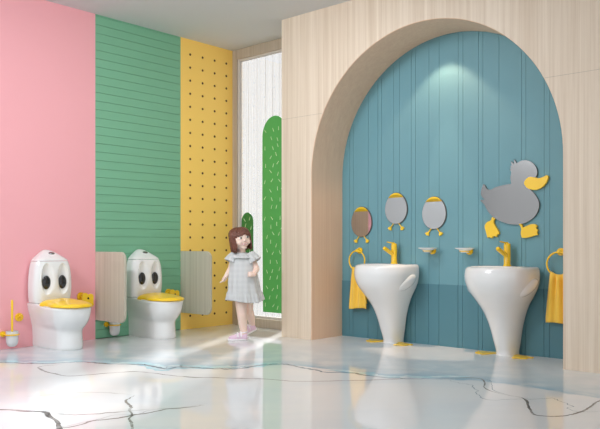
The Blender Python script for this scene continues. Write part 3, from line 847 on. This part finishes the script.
# head
vs = ellipsoid(bm, (0, 0, 0), (.074, .083, .091), 40, 28, None)
for v in vs:
    x, y, z = v.co
    if y < 0:
        f = -y/.083
        v.co.y *= 1-.10*f*max(0, z/.09)
        if z < 0: v.co.x *= 1+.04*f
    if z < -.03: v.co.x *= 1-.12*((-z-.03)/.06)**1.5
    v.co = HM @ v.co
for sx in (-1, 1):
    ellipsoid(bm, hp(sx*.034, -.050, -.030), (.028, .022, .026), 16, 12)       # cheeks
    ellipsoid(bm, hp(sx*.074, .008, -.006), (.008, .015, .021), 12, 8)          # ears
ellipsoid(bm, hp(0, -.083, -.018), (.010, .009, .009), 12, 10)                  # nose
ellipsoid(bm, hp(0, -.078, -.009), (.007, .009, .016), 12, 10)
ellipsoid(bm, hp(0, -.048, -.074), (.024, .020, .015), 14, 10)                  # chin
# neck, trunk
cone_chain(bm, [(-.018, .012, .79), (-.012, .014, .70)], [.034, .038])
def tor(z, rx, ry, cx=0, cy=.012): ellipsoid(bm, (cx, cy, z), (rx, ry, .075), 28, 16)
for z, rx, ry in ((.655, .088, .062), (.60, .086, .066), (.54, .084, .070), (.48, .086, .074), (.43, .088, .074)): tor(z, rx, ry, -.006)
cone_chain(bm, [(-.075, .012, .690), (.062, .012, .690)], [.035, .035])
# arms
cone_chain(bm, [(-.078, .012, .690), (-.104, .022, .602), (-.146, .000, .532)], [.031, .025, .0185])
cone_chain(bm, [(.068, .008, .690), (.113, -.020, .598), (.088, -.105, .556)], [.031, .026, .020])
# left hand of the picture: open, fingers trailing
def finger(pts, r): cone_chain(bm, pts, r, 8)
w = Vector((-.146, .000, .532)); d = Vector((-.52, -.25, -.80)).normalized(); side = Vector((.2, -.97, .07)).normalized()
side = (side - d*side.dot(d)).normalized(); nrm = d.cross(side)
cone_chain(bm, [w, w+d*.020+side*.004, w+d*.030-side*.004], [.0175, .0185, .017])
for k, (o_, l) in enumerate(((.0155, .030), (.0055, .034), (-.0045, .032), (-.0140, .026))):
    b0 = w+d*.034+side*o_
    finger([b0, b0+d*l*.55+nrm*.004+side*o_*.15, b0+d*l+nrm*.013+side*o_*.25], [.0058, .0052, .0044])
b0 = w+d*.012+side*.016; finger([b0, b0+side*.016+d*.010+nrm*.004, b0+side*.020+d*.026+nrm*.010], [.0065, .0058, .005])
# right hand of the picture: loose fist in front of the dress
w = Vector((.088, -.105, .556)); d = Vector((-.90, -.38, -.08)).normalized(); side = Vector((.05, -.25, .97)); side = (side-d*side.dot(d)).normalized(); nrm = d.cross(side)
if nrm.y < 0: nrm = -nrm
cone_chain(bm, [w, w+d*.022+side*.003, w+d*.030-side*.003], [.0185, .0195, .018])
for o_, l in ((.0155, .018), (.0055, .020), (-.0045, .019), (-.0140, .016)):
    b0 = w+d*.036+side*o_
    finger([b0, b0+d*.010+nrm*.010, b0-d*.002+nrm*.022, b0-d*.012+nrm*.020], [.0062, .0060, .0056, .0050])
b0 = w+d*.014+side*.018; finger([b0, b0+d*.016+side*.006-nrm*.002, b0+d*.028+side*.003+nrm*.006], [.0066, .0060, .0052])
# legs
cone_chain(bm, [(-.026, .004, .42), (-.010, -.034, .225), (-.002, -.012, .135), (.008, -.010, .062), (-.014, -.016, .040)], [.056, .042, .037, .026, .024])
cone_chain(bm, [(.034, .020, .42), (.046, .062, .245), (.066, .142, .172), (.080, .196, .112), (.066, .192, .080)], [.056, .041, .036, .025, .023])
me = bpy.data.meshes.new('tmp'); bm.to_mesh(me); bm.free()
tmp = bpy.data.objects.new('tmp', me); COL.objects.link(tmp)
md = tmp.modifiers.new('r', 'REMESH'); md.mode = 'VOXEL'; md.voxel_size = .0029
md = tmp.modifiers.new('s', 'SMOOTH'); md.factor = .5; md.iterations = 5
dg = bpy.context.evaluated_depsgraph_get()
pm = bpy.data.meshes.new_from_object(tmp.evaluated_get(dg)); pm.name = 'person'
bpy.data.objects.remove(tmp)
pm.materials.clear()
girl = link('person', pm, M['skin'], loc=girl_loc, rotz=girl_rot, smooth=True,
            label='small child in a pale grey ruffled dress walking by the window and looking up', category='person')

# face pieces
for sx in (-1, 1):
    e = hp(sx*.0300, -.0740, .006)
    bm = bmesh.new(); ellipsoid(bm, e, (.0135, .006, .0092), 18, 12, HM.to_3x3().to_4x4())
    eo = build('eye', bm, M['eye_white'], girl, smooth=True)
    bm = bmesh.new(); ellipsoid(bm, hp(sx*.0300+.001, -.0790, .0070), (.0078, .003, .0082), 16, 10, HM.to_3x3().to_4x4())
    build('iris', bm, M['iris'], eo, smooth=True)
    bm = bmesh.new(); tube(bm, [hp(sx*.017, -.0800, .022), hp(sx*.030, -.0790, .026), hp(sx*.044, -.072, .021)], [.002, .0026, .0014], 8)
    build('eyebrow', bm, M['brow'], girl, smooth=True)
bm = bmesh.new()
SM = [R(-80+160*i/12) for i in range(13)]
low = [hp(.027*math.sin(a), -.0785+.013*math.sin(a)**2, -.0375-.0155*math.cos(a)) for a in SM]
upp = [hp(.027*math.sin(a), -.0800+.0145*math.sin(a)**2, -.0375-.0045*math.cos(a)) for a in SM]
tube(bm, low, [.0015]+[.0026]*11+[.0015], 8); tube(bm, upp, [.0015]+[.0022]*11+[.0015], 8)
mo = build('mouth', bm, M['lip'], girl, smooth=True)
bm = bmesh.new(); ellipsoid(bm, hp(0, -.0740, -.0455), (.021, .006, .0062), 18, 10, HM.to_3x3().to_4x4())
build('teeth', bm, M['teeth'], mo, smooth=True)

# hair: cap plus overlapping locks, one mesh
bm = bmesh.new()
vs = ellipsoid(bm, (0, .010, .010), (.0785, .084, .0885), 36, 24)
for v in vs:
    if v.co.y < -.052 and v.co.z < .055: v.co.y = -.052
    if v.co.z < -.05: v.co.z = -.05-(-.05-v.co.z)*.4
    v.co = HM @ v.co
rng = random.Random(11)
def lock(az, end, r0=1.05, w=.016, flare=0, start=None):
    """az measured from the face direction, end = lowest local z"""
    s = Vector((rng.uniform(-.012, .012), .012+rng.uniform(-.01, .01), .098))
    pts = []; n = 9
    dx, dy = math.sin(az), -math.cos(az)
    for i in range(n+1):
        t = i/n; zt = s.z + (end-s.z)*t
        zc = max(-1, min(1, (zt-.008)/.094))
        rad = math.sqrt(max(0, 1-zc*zc)) if zt > .008 else 1.0
        rx, ry = .079*r0, .086*r0
        k = 1.0
        if zt < -.03: k = 1+flare*((-.03-zt)/.08) - .06*((-.03-zt)/.08)**2
        x, y = s.x*(1-t)+dx*rx*rad*k, s.y*(1-t)+.008+dy*ry*rad*k
        pts.append(HM @ Vector((x+rng.uniform(-.0015, .0015), y+rng.uniform(-.0015, .0015), zt)))
    tube(bm, pts, [w*.5]+[w*(.8+.2*math.sin(i)) for i in range(1, n-1)]+[w*.75, w*.25], 8, flat=.5)
for i in range(64):
    az = R(58+ (360-116)*i/63)
    lock(az+rng.uniform(-.03, .03), rng.uniform(-.108, -.085) if abs(math.degrees(az)-180) < 118 else -.09, 1.05+rng.uniform(-.01, .03), .013, rng.uniform(-.05, .16))
for i in range(30):
    az = R(-62+124*i/29)
    lock(az+rng.uniform(-.02, .02), .030+rng.uniform(-.006, .008)-.020*abs(az), 1.035+rng.uniform(0, .02), .0095)
for az in (R(64), R(70), R(-64), R(-70), R(78), R(-78)):
    lock(az, rng.uniform(-.115, -.10), 1.06, .015, -.05)
build('hair', bm, M['hair'], girl, smooth=True)

# dress
bm = bmesh.new(); DR_ = [(.735, .050, .046, -.014, .012), (.722, .060, .054, -.014, .012), (.700, .092, .066, -.010, .012), (.670, .101, .072, -.008, .011), (.635, .103, .078, -.006, .010), (.58, .112, .090, -.004, .008), (.50, .126, .106, .002, .010), (.42, .132, .120, .008, .016), (.375, .138, .127, .010, .020), (.330, .146, .134, .012, .024)]
rings = []; n = 120; m = 44
for j in range(m+1):
    z = .735-(.735-.330)*j/m
    tab = [(-a, *rest) for a, *rest in DR_]
    rx, ry, cx, cy = spline(tab, -z)
    g = max(0, min(1, (.66-z)/.30)); tier = 1.0
    if z < .395: tier = 1.04+.035*((.395-z)/.065)
    ring = []
    for i in range(n):
        a = 2*PI*i/n
        f = g*(.045*math.sin(13*a+.8*math.sin(3*a)) + .03*math.sin(7*a+1.3)) + (.03*math.sin(29*a) if z < .395 else 0)
        hz = .012*math.sin(2*a+.6)*g
        ring.append((cx+rx*tier*(1+f)*math.cos(a), cy+ry*tier*(1+f)*math.sin(a), z+hz))
    rings.append(ring)
loft(bm, rings, caps=(False, False))
dr = build('dress', bm, M['dress'], girl, smooth=True)
md = dr.modifiers.new('thick', 'SOLIDIFY'); md.thickness = .003; md.offset = 1
def ruffle(c, axis, r0, r1, l, seed):
    """flutter sleeve round the upper arm"""
    ax = Vector(axis).normalized(); s = ax.cross(Vector((0, 1, 0))).normalized(); t = ax.cross(s)
    bm = bmesh.new(); rings = []
    for j in range(9):
        k = j/8; r = r0+(r1-r0)*math.sin(k*PI/2); ring = []
        for i in range(60):
            a = 2*PI*i/60; f = 1+.11*k*math.sin(9*a+seed)+.05*k*math.sin(5*a)
            ring.append(Vector(c)+ax*l*k+(s*math.cos(a)+t*math.sin(a))*r*f)
        rings.append(ring)
    loft(bm, rings, caps=(False, False))
    o = build('sleeve', bm, M['dress'], dr, smooth=True)
    md = o.modifiers.new('thick', 'SOLIDIFY'); md.thickness = .003; md.offset = 1
ruffle((-.062, .012, .722), (-.34, -.10, -.70), .040, .058, .078, .5)
ruffle((.046, .010, .724), (.46, -.14, -.66), .042, .060, .086, 1.9)
bm = bmesh.new()
rings = []
for z, k in ((.722, .062), (.712, .080), (.700, .100), (.690, .112)):
    rings.append([(-.012+k*math.cos(2*PI*i/90)*(1+.05*math.sin(17*2*PI*i/90)*(k-.05)*12), .012+k*.80*math.sin(2*PI*i/90)*(1+.05*math.sin(17*2*PI*i/90)*(k-.05)*12), z) for i in range(90)])
loft(bm, rings, caps=(False, False)); co = build('collar', bm, M['dress'], dr, smooth=True)
md = co.modifiers.new('thick', 'SOLIDIFY'); md.thickness = .003; md.offset = 1

# shoes: toe along -x of the shoe's own frame
def shoe(origin, rz, pitch):
    mt = Matrix.Translation(origin) @ Matrix.Rotation(rz, 4, 'Z') @ Matrix.Rotation(pitch, 4, 'Y')
    SH = [(.030, .018, .030, .012), (.022, .028, .056, .006), (.0, .031, .064, .006), (-.025, .031, .060, .006), (-.055, .032, .050, .006), (-.085, .034, .040, .006), (-.108, .031, .034, .006), (-.124, .021, .026, .007), (-.130, .008, .016, .010)]
    bm = bmesh.new(); rings = []
    for i in range(33):
        x = .030+(-.160)*i/32
        w, top, bt = spline([(-a, b, c, d) for a, b, c, d in SH], -x)
        ring = []
        for k in range(20):
            a = 2*PI*k/20; c, s = math.cos(a), math.sin(a)
            y = w*math.copysign(abs(c)**.7, c); z = bt+.010+(top-.010)*s if s > 0 else bt+.010+.010*s
            ring.append(mt @ Vector((x, y, z)))
        rings.append(ring)
    loft(bm, rings); so_ = build('shoe', bm, M['shoe'], girl, smooth=True)
    bm = bmesh.new(); rings = []
    for z, k in ((0, .97), (.002, 1.0), (.012, 1.03), (.015, 1.0)):
        ring = []
        for i in range(40):
            a = 2*PI*i/40; c, s = math.cos(a), math.sin(a)
            x = -.050+.085*math.copysign(abs(c)**.8, c)*k; y = .0355*math.copysign(abs(s)**.75, s)*k*(1 if x < -.02 else .92)
            ring.append(mt @ Vector((x, y, z)))
        rings.append(ring)
    loft(bm, rings); build('sole', bm, M['sole'], so_, smooth=True, sharp=50)
    for xx, hh in ((-.030, .0645), (-.058, .054)):
        bm = bmesh.new(); pts = []
        for i in range(15):
            a = R(8+164*i/14); pts.append(mt @ Vector((xx+.004*math.sin(a), .0345*math.cos(a), .016+(hh-.006)*math.sin(a)**.8)))
        tube(bm, pts, .0075, 8, flat=.5); build('strap', bm, M['shoe_light'], so_, smooth=True)
    bm = bmesh.new(); pts = [mt @ Vector((.002+.026*math.cos(2*PI*i/24), .025*math.sin(2*PI*i/24), .066+.004*math.cos(2*PI*i/24))) for i in range(24)]
    tube(bm, pts, .006, 8, closed=True); build('cuff', bm, M['shoe_light'], so_, smooth=True)
shoe((.006, -.010, .0008), R(10), 0)
shoe((.088, .200, .052), R(20), R(-23))

# ------------------------------------------------------------------ camera
cam = bpy.data.cameras.new('camera'); co = bpy.data.objects.new('camera', cam); COL.objects.link(co)
co.location = (0, 0, .8); co.rotation_euler = (PI/2, 0, CY)
cam.sensor_width = 36; cam.lens = 724.7/600*36; cam.shift_y = 30.5/600; cam.clip_start = .02
SC.camera = co

# ------------------------------------------------------------------ light
w = bpy.data.worlds.new('daylight'); SC.world = w; w.use_nodes = True
bg = w.node_tree.nodes['Background']; bg.inputs['Color'].default_value = (.96, .98, 1, 1); bg.inputs['Strength'].default_value = 1.0

def lamp(name, kind, loc, direction, energy, **kw):
    l = bpy.data.lights.new(name, kind); o = bpy.data.objects.new(name, l); COL.objects.link(o)
    o.location = loc; o.rotation_euler = Vector(direction).to_track_quat('-Z', 'Y').to_euler(); l.energy = energy
    for k, v in kw.items(): setattr(l, k, v)
    return o
lamp('sun', 'SUN', (-7, 9, 5), (.46, -.86, -.62), 13, angle=R(6), color=(1, .98, .96))
lamp('unseen_area_light', 'AREA', (-4.1, .5, 2.7), (.0, .72, -.68), 75, shape='RECTANGLE', size=.9, size_y=.6, color=(.93, .96, 1))  # unseen key lamp at front left, inferred from the soft shadows
lamp('unseen_area_light', 'AREA', (-3.5, 3.1, 2.74), (-.22, .16, -1), 46, shape='RECTANGLE', size=1.2, size_y=.8, color=(.93, .96, 1))  # unseen fill lamp, added to brighten the floor and walls
def downlight(e, size, blend, col, fall, d):
    o = lamp('arch_downlight', 'SPOT', (-2.94, YB-d, 2.447), (0, 0, -1), e, spot_size=R(size), spot_blend=blend, shadow_soft_size=.02, color=col)
    o.data.use_nodes = True; nt = o.data.node_tree                       # focused reflector: falls off slower than a bare bulb
    f = nt.nodes.new('ShaderNodeLightFalloff'); f.inputs['Strength'].default_value = 1
    nt.links.new(f.outputs[fall], nt.nodes['Emission'].inputs['Strength'])
downlight(21, 92, .3, (1, .66, .45), 'Quadratic', .22)
downlight(46, 29, .45, (1, .74, .56), 'Linear', .155)

vs = SC.view_settings
vs.view_transform = 'Standard'; vs.look = 'None'; vs.gamma = 1; vs.use_curve_mapping = False; vs.exposure = -0.02
SC.display_settings.display_device = 'sRGB'
SC.cycles.max_bounces = 10; SC.cycles.diffuse_bounces = 5; SC.cycles.transparent_max_bounces = 12; SC.cycles.use_denoising = True
SC.cycles.caustics_reflective = False; SC.cycles.caustics_refractive = False
